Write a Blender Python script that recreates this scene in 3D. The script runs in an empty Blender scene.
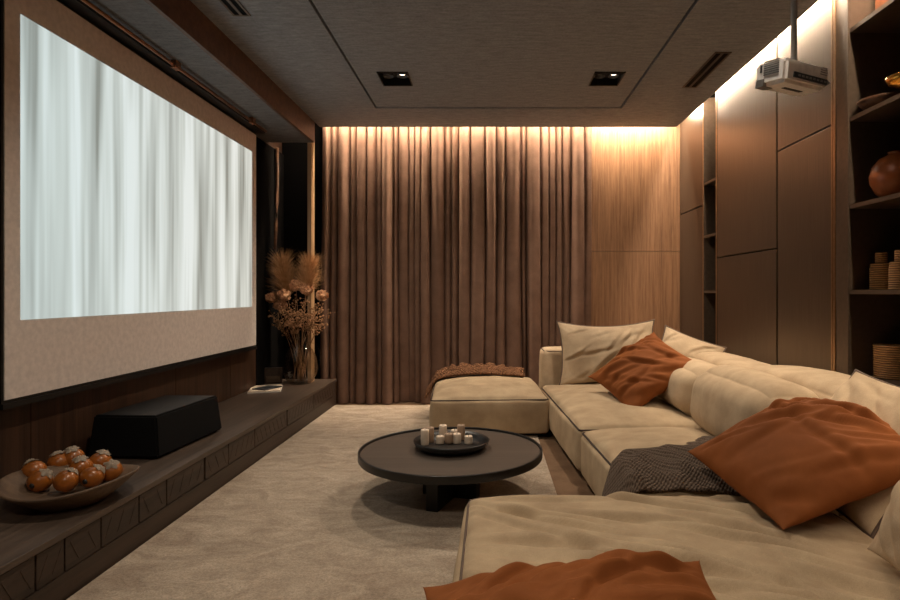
import bpy, bmesh, math, random
from mathutils import Vector, Matrix, Euler, noise
R = random.Random(7)
PI = math.pi
scene = bpy.context.scene
COL = scene.collection

# ------------------------------------------------------------------ materials
def lin(c):
    return tuple(((v/255)/12.92 if v/255 <= .04045 else ((v/255+.055)/1.055)**2.4) for v in c) + (1,)

class NT:
    def __init__(s, name):
        s.m = bpy.data.materials.new(name); s.m.use_nodes = True
        s.t = s.m.node_tree; s.n = s.t.nodes
        s.b = s.n['Principled BSDF']; s.out = s.n['Material Output']
    def add(s, typ, **kw):
        n = s.n.new(typ)
        for k, v in kw.items():
            if k in n.inputs: n.inputs[k].default_value = v
            else: setattr(n, k, v)
        return n
    def ln(s, a, ao, b, bi): s.t.links.new(a.outputs[ao], b.inputs[bi])
    def coords(s, scale=(1, 1, 1), rot=(0, 0, 0)):
        tc = s.add('ShaderNodeTexCoord'); mp = s.add('ShaderNodeMapping')
        mp.inputs['Scale'].default_value = scale; mp.inputs['Rotation'].default_value = rot
        s.ln(tc, 'Object', mp, 'Vector'); return mp
    def noise(s, mp, scale, detail=4, rough=.55, dist=0):
        n = s.add('ShaderNodeTexNoise'); n.inputs['Scale'].default_value = scale
        n.inputs['Detail'].default_value = detail; n.inputs['Roughness'].default_value = rough
        n.inputs['Distortion'].default_value = dist
        s.ln(mp, 'Vector', n, 'Vector'); return n
    def ramp(s, src, so, stops):
        r = s.add('ShaderNodeValToRGB'); e = r.color_ramp.elements
        while len(e) < len(stops): e.new(.5)
        for i, (p, c) in enumerate(stops): e[i].position = p; e[i].color = c
        s.ln(src, so, r, 'Fac'); return r
    def bump(s, src, so, strength, dist, prev=None):
        b = s.add('ShaderNodeBump'); b.inputs['Strength'].default_value = strength; b.inputs['Distance'].default_value = dist
        s.ln(src, so, b, 'Height')
        if prev: s.ln(prev, 'Normal', b, 'Normal')
        return b
    def set(s, **kw):
        for k, v in kw.items():
            s.b.inputs[k.replace('_', ' ')].default_value = v

def m_plain(name, c, rough=.6, metal=0, spec=.5, **kw):
    t = NT(name); mp = t.coords(); n = t.noise(mp, 35, 3)
    c = lin(c); d = tuple(v*.86 for v in c[:3]) + (1,)
    r = t.ramp(n, 'Fac', [(.35, d), (.65, c)]); t.ln(r, 'Color', t.b, 'Base Color')
    t.set(Roughness=rough, Metallic=metal, Specular_IOR_Level=spec, **kw); return t.m

def m_wood(name, c1, c2, axis='z', rough=.45, scale=1.0, spec=.4):
    t = NT(name)
    sc = {'z': (9, 9, .3), 'y': (9, .5, 9), 'x': (.5, 9, 9)}[axis]
    mp = t.coords(tuple(v*scale for v in sc)); n = t.noise(mp, 2.2, 8, .62, .6)
    n2 = t.noise(mp, 14, 4, .6)
    mx = t.add('ShaderNodeMath', operation='MULTIPLY_ADD'); mx.inputs[1].default_value = .35
    t.ln(n2, 'Fac', mx, 0); t.ln(n, 'Fac', mx, 2)
    r = t.ramp(mx, 'Value', [(.5, lin(c1)), (.82, lin(c2))]); t.ln(r, 'Color', t.b, 'Base Color')
    b = t.bump(mx, 'Value', .15, .01); t.ln(b, 'Normal', t.b, 'Normal')
    t.set(Roughness=rough, Specular_IOR_Level=spec); return t.m

def m_fabric(name, c1, c2, weave=420, bump=.25, sheen=.25, rough=.9, mott=6):
    t = NT(name); mp = t.coords()
    n = t.noise(mp, mott, 5, .6); f = t.noise(mp, weave, 2, .5)
    mx = t.add('ShaderNodeMath', operation='MULTIPLY_ADD'); mx.inputs[1].default_value = .5
    t.ln(f, 'Fac', mx, 0); t.ln(n, 'Fac', mx, 2)
    r = t.ramp(mx, 'Value', [(.5, lin(c1)), (.95, lin(c2))]); t.ln(r, 'Color', t.b, 'Base Color')
    b = t.bump(f, 'Fac', bump, .002); t.ln(b, 'Normal', t.b, 'Normal')
    t.set(Roughness=rough, Specular_IOR_Level=.15, Sheen_Weight=sheen, Sheen_Roughness=.4)
    t.b.inputs['Sheen Tint'].default_value = lin(c2); return t.m

def m_emit(name, c, s):
    t = NT(name); t.set(Emission_Strength=s); t.b.inputs['Emission Color'].default_value = c
    t.b.inputs['Base Color'].default_value = (.8, .8, .8, 1); return t.m

M = {}
M['sofa'] = m_fabric('beige linen', (158, 136, 110), (190, 168, 138))
M['sofa_back'] = m_fabric('beige cushion linen', (158, 137, 112), (192, 170, 142))
M['piping'] = m_plain('dark brown piping', (58, 40, 30), .8)
M['piping_grey'] = m_plain('taupe piping', (96, 78, 66), .8)
M['rust'] = m_fabric('rust velvet', (116, 64, 28), (138, 80, 40), weave=700, bump=.1, sheen=.45, rough=.75)
M['curtain'] = m_fabric('taupe brown curtain', (94, 70, 57), (116, 89, 74), weave=500, bump=.15, sheen=.15, rough=.8)
M['plinth'] = m_plain('black sofa plinth', (22, 18, 16), .7)
M['walnut'] = m_wood('walnut wall', (104, 72, 48), (142, 104, 74), 'z', .5, 3.0)
M['dark_walnut'] = m_wood('dark walnut', (48, 32, 23), (76, 52, 37), 'z', .45)
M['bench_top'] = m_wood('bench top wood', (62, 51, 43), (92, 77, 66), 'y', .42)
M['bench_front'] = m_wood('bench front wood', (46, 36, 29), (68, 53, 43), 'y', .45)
M['beam'] = m_wood('beam wood', (72, 46, 30), (104, 70, 46), 'x', .5)
M['black'] = m_plain('black lacquer', (14, 13, 13), .5)
M['blackfelt'] = m_plain('black cloth', (10, 10, 11), .85, spec=.2)
M['black_wall'] = m_plain('black wall paint', (14, 12, 11), .9, spec=.08)
M['table_top'] = m_wood('table top', (80, 70, 62), (92, 81, 72), 'x', .38, .5)
M['table_black'] = m_plain('black table metal', (20, 18, 17), .38)
M['floor'] = m_fabric('dark brown carpet', (98, 76, 58), (124, 98, 76), weave=260, bump=.6, sheen=.1)
M['white'] = m_plain('projector white', (250, 246, 243), .4)
M['grey'] = m_plain('grey metal', (150, 148, 146), .35, .6)
M['dark_grey'] = m_plain('dark grey plastic', (52, 54, 58), .4)
M['brass'] = m_plain('polished brass', (226, 168, 74), .22, 1)
M['bronze_line'] = m_plain('bright bronze edge', (176, 140, 104), .3, .9)
M['copper'] = m_plain('brushed copper rail', (150, 106, 76), .38, .8)
M['paper'] = m_plain('white paper', (214, 208, 200), .6)
M['terracotta'] = m_plain('glazed terracotta', (160, 88, 44), .35)
M['screen_white'] = m_plain('matte screen', (234, 224, 218), .9, spec=.1)
M['cream'] = m_plain('cream wax', (226, 206, 184), .55)
M['tan'] = m_plain('tan wax', (170, 142, 118), .55)
M['dish'] = m_wood('carved bowl wood', (80, 62, 48), (108, 86, 66), 'x', .6)
M['box_brown'] = m_wood('reddish box wood', (96, 52, 28), (128, 74, 40), 'z', .45)  # reddish tone carries the LED warmth on the top shelf's panel
M['frost'] = m_plain('frosted cap', (150, 134, 116), .6)
M['stem'] = m_plain('dry stem', (150, 110, 74), .8)
M['bud'] = m_plain('dry bud', (182, 136, 96), .8)
M['bloom'] = m_fabric('dried bloom', (200, 146, 108), (232, 186, 148), weave=80, bump=.2)
M['trim_wood'] = m_wood('pale trim wood', (150, 116, 84), (182, 146, 108), 'z', .5)

def m_plume():
    t = NT('pampas plume'); mp = t.coords((1, 1, 1)); n = t.noise(mp, 30, 3)
    r = t.ramp(n, 'Fac', [(.3, lin((176, 132, 90))), (.7, lin((214, 170, 124)))]); t.ln(r, 'Color', t.b, 'Base Color')
    t.set(Roughness=.9, Specular_IOR_Level=.1); return t.m
M['plume'] = m_plume()

def m_ceiling(name, c1, c2):
    t = NT(name); mp = t.coords((1, 5, 1)); n = t.noise(mp, 9, 8, .7)
    mp2 = t.coords((1, 1, 1)); n2 = t.noise(mp2, 60, 6, .7)
    mx = t.add('ShaderNodeMath', operation='MULTIPLY_ADD'); mx.inputs[1].default_value = .6
    t.ln(n2, 'Fac', mx, 0); t.ln(n, 'Fac', mx, 2)
    r = t.ramp(mx, 'Value', [(.55, lin(c1)), (1.0, lin(c2))]); t.ln(r, 'Color', t.b, 'Base Color')
    b = t.bump(mx, 'Value', .35, .01); t.ln(b, 'Normal', t.b, 'Normal')
    t.set(Roughness=.75, Specular_IOR_Level=.25); return t.m
M['ceiling'] = m_ceiling('grey ceiling cloth', (114, 117, 121), (158, 161, 166)); M['soffit'] = m_ceiling('dark soffit cloth', (84, 82, 82), (126, 124, 124))  # soffit: ceiling cloth copied darker, shade put into its colour

def m_rug():
    t = NT('beige pile carpet'); mp = t.coords((1, 1.7, 1), (0, 0, .5)); n = t.noise(mp, 4.2, 7, .62, 1.4)
    mp2 = t.coords(); f = t.noise(mp2, 120, 5, .75)
    r = t.ramp(n, 'Fac', [(.32, lin((166, 146, 126))), (.5, lin((188, 169, 148))), (.68, lin((206, 188, 167)))])
    r2 = t.ramp(f, 'Fac', [(.32, (.6, .6, .6, 1)), (.68, (1.15, 1.15, 1.15, 1))])
    mu = t.add('ShaderNodeMix', data_type='RGBA', blend_type='MULTIPLY'); mu.inputs[0].default_value = 1
    t.t.links.new(r.outputs['Color'], mu.inputs[6]); t.t.links.new(r2.outputs['Color'], mu.inputs[7])
    t.t.links.new(mu.outputs[2], t.b.inputs['Base Color'])
    b = t.bump(f, 'Fac', .8, .01); b2 = t.bump(n, 'Fac', .6, .03, b); t.ln(b2, 'Normal', t.b, 'Normal')
    t.set(Roughness=.95, Specular_IOR_Level=.1, Sheen_Weight=.15); return t.m
M['rug'] = m_rug()

def m_bronze():
    t = NT('satin bronze panel'); mp = t.coords((40, 40, .6)); n = t.noise(mp, 6, 3)
    r = t.ramp(n, 'Fac', [(.3, lin((100, 86, 73))), (.7, lin((116, 101, 86)))]); t.ln(r, 'Color', t.b, 'Base Color')
    t.set(Roughness=.38, Metallic=.86); return t.m
M['bronze'] = m_bronze()
M['frame_bronze'] = m_plain('bronze frame', (104, 88, 74), .4, .6)
M['shelf_dark'] = m_plain('dark shelf interior', (20, 15, 12), .6)

def m_knit(name, c1, c2, ang, freq):
    t = NT(name); mp = t.coords((1, 1, 1), (0, 0, ang))
    w = t.add('ShaderNodeTexWave', wave_type='BANDS', bands_direction='X'); w.inputs['Scale'].default_value = freq
    w.inputs['Distortion'].default_value = 1.6; w.inputs['Detail'].default_value = 3; w.inputs['Detail Scale'].default_value = 1.5
    t.ln(mp, 'Vector', w, 'Vector')
    w2 = t.add('ShaderNodeTexWave', wave_type='BANDS', bands_direction='Y'); w2.inputs['Scale'].default_value = freq*1.3
    w2.inputs['Distortion'].default_value = 3; w2.inputs['Detail'].default_value = 3; t.ln(mp, 'Vector', w2, 'Vector')
    n = t.noise(mp, 90, 4, .7)
    wm = t.add('ShaderNodeMath', operation='MULTIPLY_ADD'); wm.inputs[1].default_value = .6; t.ln(w2, 'Fac', wm, 0)
    mx = t.add('ShaderNodeMath', operation='MULTIPLY_ADD'); mx.inputs[1].default_value = .8
    wh = t.add('ShaderNodeMath', operation='MULTIPLY'); wh.inputs[1].default_value = .55; t.ln(w, 'Fac', wh, 0); t.ln(wh, 'Value', wm, 2)
    t.ln(n, 'Fac', mx, 0); t.ln(wm, 'Value', mx, 2)
    r = t.ramp(mx, 'Value', [(.35, lin(c1)), (1.0, lin(c2))]); t.ln(r, 'Color', t.b, 'Base Color')
    b = t.bump(mx, 'Value', .7, .015); t.ln(b, 'Normal', t.b, 'Normal')
    t.set(Roughness=.95, Specular_IOR_Level=.1); return t.m
M['knit_grey'] = m_knit('dark taupe knit', (70, 58, 50), (112, 96, 84), -.75, 22)
M['knit_brown'] = m_knit('rusty brown knit', (70, 48, 36), (120, 84, 60), .6, 14)
M['rattan'] = None
def m_rattan():
    t = NT('woven rattan'); mp = t.coords()
    w = t.add('ShaderNodeTexWave', wave_type='BANDS', bands_direction='Z'); w.inputs['Scale'].default_value = 28
    w.inputs['Distortion'].default_value = .6
    t.ln(mp, 'Vector', w, 'Vector')
    r = t.ramp(w, 'Fac', [(.1, lin((126, 86, 48))), (.8, lin((206, 152, 96)))]); t.ln(r, 'Color', t.b, 'Base Color')
    b = t.bump(w, 'Fac', .7, .01); t.ln(b, 'Normal', t.b, 'Normal'); t.set(Roughness=.7); return t.m
M['rattan'] = m_rattan()

def m_fruit():
    t = NT('amber glazed bauble'); mp = t.coords(); n = t.noise(mp, 16, 4)
    r = t.ramp(n, 'Fac', [(.3, lin((122, 68, 22))), (.6, lin((168, 98, 36)))]); t.ln(r, 'Color', t.b, 'Base Color')
    t.set(Roughness=.3); return t.m
M['fruit'] = m_fruit()
def m_glass():
    t = NT('clear glass'); tr = t.add('ShaderNodeBsdfTransparent'); gl = t.add('ShaderNodeBsdfGlossy'); fr = t.add('ShaderNodeLayerWeight'); mx = t.add('ShaderNodeMixShader')
    tr.inputs[0].default_value = (.95, .93, .9, 1); gl.inputs['Roughness'].default_value = .04; fr.inputs['Blend'].default_value = .12
    t.ln(fr, 'Facing', mx, 0); t.ln(tr, 0, mx, 1); t.ln(gl, 0, mx, 2); t.ln(mx, 0, t.out, 'Surface'); return t.m
M['glass'] = m_glass()

LEDC = (1, .81, .60, 1)
M['led'] = m_emit('warm led strip', LEDC, 215)
M['lamp'] = m_emit('downlight bulb', (1, .82, .6, 1), 6)

def m_picture():
    # the projected picture: a white curtain in soft folds (object x = along the wall, z = height)
    t = NT('projected curtain picture'); mp = t.coords((1, 1, .06)); n = t.noise(mp, 7.5, 2.2, .5, .15)
    mp3 = t.coords((1, 1, .03)); n3 = t.noise(mp3, 24, 1, .5, .2)
    mx = t.add('ShaderNodeMath', operation='MULTIPLY_ADD'); mx.inputs[1].default_value = .28
    t.ln(n3, 'Fac', mx, 0); t.ln(n, 'Fac', mx, 2)
    r = t.ramp(mx, 'Value', [(.44, lin((152, 152, 144))), (.54, lin((190, 192, 186))), (.66, lin((216, 219, 213))), (.8, lin((240, 243, 240)))])
    tc = t.add('ShaderNodeTexCoord'); sp = t.add('ShaderNodeSeparateXYZ'); t.ln(tc, 'Object', sp, 'Vector')
    mr = t.add('ShaderNodeMapRange'); mr.inputs['From Min'].default_value = -1.2; mr.inputs['From Max'].default_value = 1.2
    t.ln(sp, 'Y', mr, 'Value')
    tint = t.ramp(mr, 'Result', [(0, (.86, .95, .97, 1)), (.6, (.97, .98, .96, 1)), (1, (1.0, .97, .92, 1))])
    mu = t.add('ShaderNodeMix', data_type='RGBA', blend_type='MULTIPLY'); mu.inputs[0].default_value = 1
    t.t.links.new(r.outputs['Color'], mu.inputs[6]); t.t.links.new(tint.outputs['Color'], mu.inputs[7])
    t.t.links.new(mu.outputs[2], t.b.inputs['Emission Color'])
    t.b.inputs['Base Color'].default_value = (.05, .05, .05, 1)
    t.set(Emission_Strength=.86, Roughness=.95, Specular_IOR_Level=.05); return t.m
M['picture'] = m_picture()

# ------------------------------------------------------------------ mesh helpers
def link(name, bm, mat, parent=None, smooth=False, loc=None):
    me = bpy.data.meshes.new(name); bmesh.ops.recalc_face_normals(bm, faces=bm.faces[:])
    bm.to_mesh(me); bm.free(); me.materials.append(mat)
    if smooth:
        for p in me.polygons: p.use_smooth = True
    o = bpy.data.objects.new(name, me); COL.objects.link(o)
    if parent: o.parent = parent
    if loc: o.location = loc
    return o
def thing(name, label, cat, loc=(0, 0, 0), rot=(0, 0, 0), group=None):
    o = bpy.data.objects.new(name, None); COL.objects.link(o); o.empty_display_size = .1
    o.location = loc; o.rotation_euler = rot; tag(o, label, cat, group); return o
def tag(o, label, cat, group=None, kind=None):
    o['label'] = label; o['category'] = cat
    if group: o['group'] = group
    if kind: o['kind'] = kind
    return o
def struct(name, bm, mat, smooth=False):
    o = link(name, bm, mat, None, smooth); o['kind'] = 'structure'; return o
def box(bm, x0, x1, y0, y1, z0, z1, bev=0):
    r = bmesh.ops.create_cube(bm, size=1, matrix=Matrix.Translation(((x0+x1)/2, (y0+y1)/2, (z0+z1)/2)) @ Matrix.Diagonal((x1-x0, y1-y0, z1-z0, 1)))
    if bev:
        es = set(e for v in r['verts'] for e in v.link_edges)
        bmesh.ops.bevel(bm, geom=list(es), offset=bev, segments=2, affect='EDGES', profile=.5)
    return bm
def B(*a, **k): return box(bmesh.new(), *a, **k)
def tube(bm, pts, r, seg=6, closed=False, cap=True):
    pts = [Vector(p) for p in pts]; n = len(pts); rings = []
    rad = r if callable(r) else (lambda t: r)
    up = Vector((0, 0, 1))
    for i, p in enumerate(pts):
        a = pts[(i-1) % n] if (closed or i > 0) else p
        b = pts[(i+1) % n] if (closed or i < n-1) else p
        d = (b-a).normalized()
        s = d.cross(up)
        if s.length < .05: s = d.cross(Vector((1, 0, 0)))
        s.normalize(); u = s.cross(d)
        rr = rad(i/max(1, n-1))
        rings.append([bm.verts.new(p + s*math.cos(2*PI*k/seg)*rr + u*math.sin(2*PI*k/seg)*rr) for k in range(seg)])
    for i in range(n if closed else n-1):
        A, C = rings[i], rings[(i+1) % n]
        for k in range(seg): bm.faces.new((A[k], A[(k+1) % seg], C[(k+1) % seg], C[k]))
    if cap and not closed: bm.faces.new(rings[0][::-1]); bm.faces.new(rings[-1])
    return bm
def lathe(prof, seg=40, bm=None, c=(0, 0, 0)):
    bm = bm or bmesh.new(); rings = []
    for r, z in prof:
        if r < 1e-5: rings.append([bm.verts.new((c[0], c[1], c[2]+z))])
        else: rings.append([bm.verts.new((c[0]+r*math.cos(2*PI*k/seg), c[1]+r*math.sin(2*PI*k/seg), c[2]+z)) for k in range(seg)])
    for A, C in zip(rings, rings[1:]):
        if len(A) == 1 and len(C) == 1: continue
        for k in range(seg):
            k2 = (k+1) % seg
            if len(A) == 1: bm.faces.new((A[0], C[k2], C[k]))
            elif len(C) == 1: bm.faces.new((A[k], A[k2], C[0]))
            else: bm.faces.new((A[k], A[k2], C[k2], C[k]))
    return bm
def fbm(x, y, z): return noise.noise(Vector((x, y, z)))
def fold(a, b, seed, sharp=1.0):
    """smooth ridged folds: about -0.5..1"""
    n = fbm(a, b, seed); return (1-abs(n)*2.2)*1.0 - .35

class Creases:
    """a set of curved cloth creases in a plane; value(x, y) is their height"""
    def __init__(s, L, W, n, ang, spread, amp, wid, seed, length=(.25, .6), curve=1.2):
        r = random.Random(seed); s.c = []
        for i in range(n):
            a = ang + r.gauss(0, spread); m = min(L, W)
            s.c.append((r.uniform(-.5, .5)*L, r.uniform(-.5, .5)*W, math.cos(a), math.sin(a), r.uniform(*length)*m, r.uniform(.7, 1.5)*wid, r.uniform(.4, 1.2)*amp, r.uniform(-curve, curve)))
    def value(s, x, y):
        v = 0
        for cx, cy, ca, sa, ln, w, am, cv in s.c:
            dx, dy = x-cx, y-cy; a = dx*ca+dy*sa
            if abs(a) > ln: continue
            b = -dx*sa+dy*ca+cv*a*a
            if abs(b) > 6*w: continue
            q = a/ln; win = (1-q*q)**2
            v += am*win*(-math.exp(-(b/w)**2)+.9*math.exp(-((b-1.8*w)/(1.5*w))**2))
        return v

def softbox(L, W, H, r, n=30, top=.05, side=.02, wr=None, seed=0, zc=None):
    """upholstered block, base at z=0, centred in x and y; wr(x,y,px,py) adds to the top"""
    bm = bmesh.new()
    g = [(-1+2*i/n) for i in range(n+1)]
    g = [.45*v + .55*math.sin(v*PI/2) for v in g]
    hl, hw, hh = L/2, W/2, H/2
    def place(p):
        q = Vector((p[0]*hl, p[1]*hw, p[2]*hh))
        c = Vector((max(-hl+r, min(hl-r, q.x)), max(-hw+r, min(hw-r, q.y)), max(-hh+r, min(hh-r, q.z))))
        d = q-c
        if d.length > 1e-6:
            # push rounded only where more than one axis leaves the core
            d2 = d.normalized()*min(r, max(abs(d.x), abs(d.y), abs(d.z)))
            q = c+d2
        px, py, pz = p
        wt = max(0, pz)
        fx, fy, fz = 1-px*px, 1-py*py, 1-pz*pz
        q.z += top*(fx*fy)**.6*wt if wt > 0 else 0
        q.x += side*px*abs(px)*fy**.7*fz**.7
        q.y += side*py*abs(py)*fx**.7*fz**.7
        if wr and wt > 0:
            q.z += wr(q.x, q.y, px, py)*wt*min(1, (fx*fy)**.35*1.15)
        k = .006
        nn = Vector((fbm(q.x*5, q.y*5, seed+q.z*5), fbm(q.x*5+9, q.y*5, seed+q.z*5), fbm(q.x*5, q.y*5+7, seed+q.z*5)))
        if pz > -.9: q += nn*k
        q.z += hh
        return q
    for ax in range(3):
        for s in (-1, 1):
            vs = []
            for a in g:
                row = []
                for b in g:
                    p = [0, 0, 0]; p[ax] = s; p[(ax+1) % 3] = a; p[(ax+2) % 3] = b
                    row.append(bm.verts.new(place(p)))
                vs.append(row)
            for i in range(n):
                for j in range(n): bm.faces.new((vs[i][j], vs[i+1][j], vs[i+1][j+1], vs[i][j+1]))
    bmesh.ops.remove_doubles(bm, verts=bm.verts[:], dist=1e-5)
    return bm
def ring_pts(L, W, z, r=.05, inset=.012, k=6, step=24):
    hl, hw = L/2-inset, W/2-inset; pts = []
    for cx, cy, a0 in ((hl-r, hw-r, 0), (-hl+r, hw-r, PI/2), (-hl+r, -hw+r, PI), (hl-r, -hw+r, 3*PI/2)):
        for i in range(k+1):
            a = a0+PI/2*i/k; pts.append((cx+r*math.cos(a), cy+r*math.sin(a), z))
    return pts
def piping(L, W, z, mat, parent, r=.05, inset=.012, rad=.006, corners=False, H=0):
    bm = tube(bmesh.new(), ring_pts(L, W, z, r, inset), rad, 6, True)
    if corners:
        for sx in (-1, 1):
            for sy in (-1, 1):
                x, y = sx*(L/2-.018), sy*(W/2-.018)
                tube(bm, [(x, y, z), (x+sx*.004, y+sy*.004, z*.5), (x, y, .05)], rad, 6)
    return link('piping', bm, mat, parent, True)

def pillow(name, label, w, h, t, mat, M4, pipe=None, seed=0, wr=(.6, 5, 1.4, .02), n=64, pinch=.07, sag=0, group=None, cat='cushion', bend=0, ear=.03, ncr=16, cam_=.009):
    """w x h cushion in local x/y (face +z), placed by the matrix M4"""
    T = thing(name, label, cat, group=group)
    T.matrix_world = M4
    ang, fr, st, amp = wr
    ca, sa = math.cos(ang), math.sin(ang)
    def outline(u, v):
        x = w/2*u*(1-pinch*(1-v*v)**.8) ; y = h/2*v*(1-pinch*(1-u*u)**.8)
        x += ear*u*abs(u)**5*abs(v)**5*0; y += -sag*(1-u*u)*(v > 0)*v*h
        return x, y
    def pos(u, v, s):
        x, y = outline(u, v)
        e = max(0, (1-u*u)*(1-v*v))
        z = s*t/2*(e**.55)
        # flatter at the corners
        z *= 1-.25*(abs(u*v))**2
        a, b = x*ca+y*sa, -x*sa+y*ca
        f = fold(a*st+seed, b*fr+.35*math.sin(a*5+seed), seed*1.7+s)*amp
        f += fold(a*st*2.1+seed, b*fr*2.0, seed*2.7+s)*amp*.4
        ed = min(1, e*5)
        z += s*f*ed**.8
        if s > 0: z += CR.value(x, y)*min(1, e*3.2)
        # gathers running in from the corners
        z += s*.0012*math.sin((abs(u)-abs(v))*30+seed)*(abs(u*v))**1.5*min(1, e*12)
        x += .006*fbm(x*7, y*7, seed)*ed; y += .006*fbm(x*7+4, y*7, seed)*ed
        z += bend*(x/(w/2))**2
        return Vector((x, y, z))
    CR = Creases(w, h, ncr, ang, .38, cam_, .013, seed+100, (.3, .75), 1.4)
    bm = bmesh.new(); G = [math.sin((-1+2*i/n)*PI/2)*.6+(-1+2*i/n)*.4 for i in range(n+1)]
    for s in (1, -1):
        vs = [[bm.verts.new(pos(u, v, s)) for v in G] for u in G]
        for i in range(n):
            for j in range(n): bm.faces.new((vs[i][j], vs[i+1][j], vs[i+1][j+1], vs[i][j+1]))
    bmesh.ops.remove_doubles(bm, verts=bm.verts[:], dist=1e-5)
    link('cover', bm, mat, T, True)
    if pipe:
        pts = [pos(u, -1, 1) for u in G[:-1]]+[pos(1, v, 1) for v in G[:-1]]+[pos(u, 1, 1) for u in G[:0:-1]]+[pos(-1, v, 1) for v in G[:0:-1]]
        link('piping', tube(bmesh.new(), pts, .006, 6, True), pipe, T, True)
    return T
def frame(c, xdir, ydir):
    """matrix: local x along xdir, local y as close as it gets to ydir, z = x cross y"""
    x = Vector(xdir).normalized(); y = Vector(ydir); y = (y-x*y.dot(x)).normalized(); z = x.cross(y)
    m = Matrix((x, y, z)).transposed().to_4x4(); m.translation = Vector(c); return m

# ------------------------------------------------------------------ the room
F, CX, CY, CZ = 580.0, 490.0, 293.0, 1.08
HC = 2.66           # ceiling height
XL, XR, YB, YF = -2.08, 2.26, 5.80, -1.7
struct('floor', B(XL-.1, XR+.1, YF-.1, YB+.1, -.1, 0), M['floor'])
struct('wall_left', B(XL-.1, XL, YF, YB, 0, 2.9), M['dark_walnut'])
struct('wall_right', B(XR, XR+.1, YF, YB, 0, 2.9), M['dark_walnut'])
struct('wall_back', B(XL-.1, XR+.1, YB, YB+.1, 0, 2.9), M['black_wall'])
struct('wall_front', B(XL-.1, XR+.1, YF-.1, YF, 0, 2.9), M['dark_walnut'])
# ceiling: an outer ring, a centre panel set apart by a dark joint, and the slots for the light strips
bm = bmesh.new()
CE, CRX = 5.52, 1.775
PX0, PX1, PY1, PY0 = -.965, 1.11, 4.95, -1.2
g = .016
box(bm, -1.62, PX0-g, YF, CE, HC, HC+.06); box(bm, PX1+g, CRX, YF, CE, HC, HC+.06)
box(bm, PX0-g, PX1+g, PY1+g, CE, HC, HC+.06); box(bm, PX0-g, PX1+g, YF, PY0-g, HC, HC+.06)
struct('ceiling', bm, M['ceiling'])
DL = [(-.70, 4.285), (.862, 4.285), (-.70, 2.05), (.862, 2.05), (-.70, -.2), (.862, -.2)]  # first two are in view; the other four are added, unseen, as fill
# centre panel with square openings cut for the downlights
bm = bmesh.new(); hw, hd = .112, .135
ys = [PY0]
for yy in sorted(set(d[1] for d in DL)): ys += [yy-hd, yy+hd]
ys.append(PY1)
for i in range(len(ys)-1):
    if i % 2 == 0: box(bm, PX0, PX1, ys[i], ys[i+1], HC+.004, HC+.06)
    else:
        box(bm, PX0, -.70-hw, ys[i], ys[i+1], HC+.004, HC+.06); box(bm, -.70+hw, .862-hw, ys[i], ys[i+1], HC+.004, HC+.06)
        box(bm, .862+hw, PX1, ys[i], ys[i+1], HC+.004, HC+.06)
bmesh.ops.remove_doubles(bm, verts=bm.verts[:], dist=1e-4)
struct('ceiling_panel', bm, M['ceiling'])
struct('ceiling_slab', B(XL-.1, XR+.1, YF-.1, YB+.1, 2.80, 2.9), M['black_wall'])
# boxed beam over the screen, and the wood return at its end
bm = bmesh.new(); box(bm, -1.645, -1.62, YF, 5.36, 2.47, 2.80); struct('trim_1', bm, M['beam'])
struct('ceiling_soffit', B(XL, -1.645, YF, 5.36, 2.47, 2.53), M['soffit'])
struct('trim_2', B(-1.69, -1.655, 5.37, 5.47, 0, 2.80), M['trim_wood'])
# walnut panelling right of the curtain, with its horizontal joint
bm = bmesh.new(); box(bm, .90, 1.88, 5.72, YB, 0, 1.486); box(bm, .90, 1.88, 5.72, YB, 1.49, 2.80)
struct('wall_panelling', bm, M['walnut'])
# low dark panel behind the bench
bm = bmesh.new()
for a in [(-1.2, .2), (.205, 1.4), (1.405, 2.6), (2.605, 3.8), (3.805, 4.6), (4.605, 5.1)]:
    box(bm, XL, XL+.02, a[0], a[1], .0, 2.46)
struct('wall_panel_left', bm, M['dark_walnut'])

struct('wall_niche', B(XL, XL+.02, 5.11, YB, 0, 2.46), M['black_wall'])
# LED strips in the slots
o = tag(link('ceiling_light_strip', B(-1.60, 1.76, 5.526, 5.571, 2.785, 2.80), M['led']), 'warm light strip glowing along the ceiling above the curtain', 'light strip')
o = tag(link('ceiling_light_strip', B(1.805, 1.825, -1.5, 5.5, 2.785, 2.80), M['led']), 'warm light strip glowing along the ceiling above the bronze cabinets', 'light strip')

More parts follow.
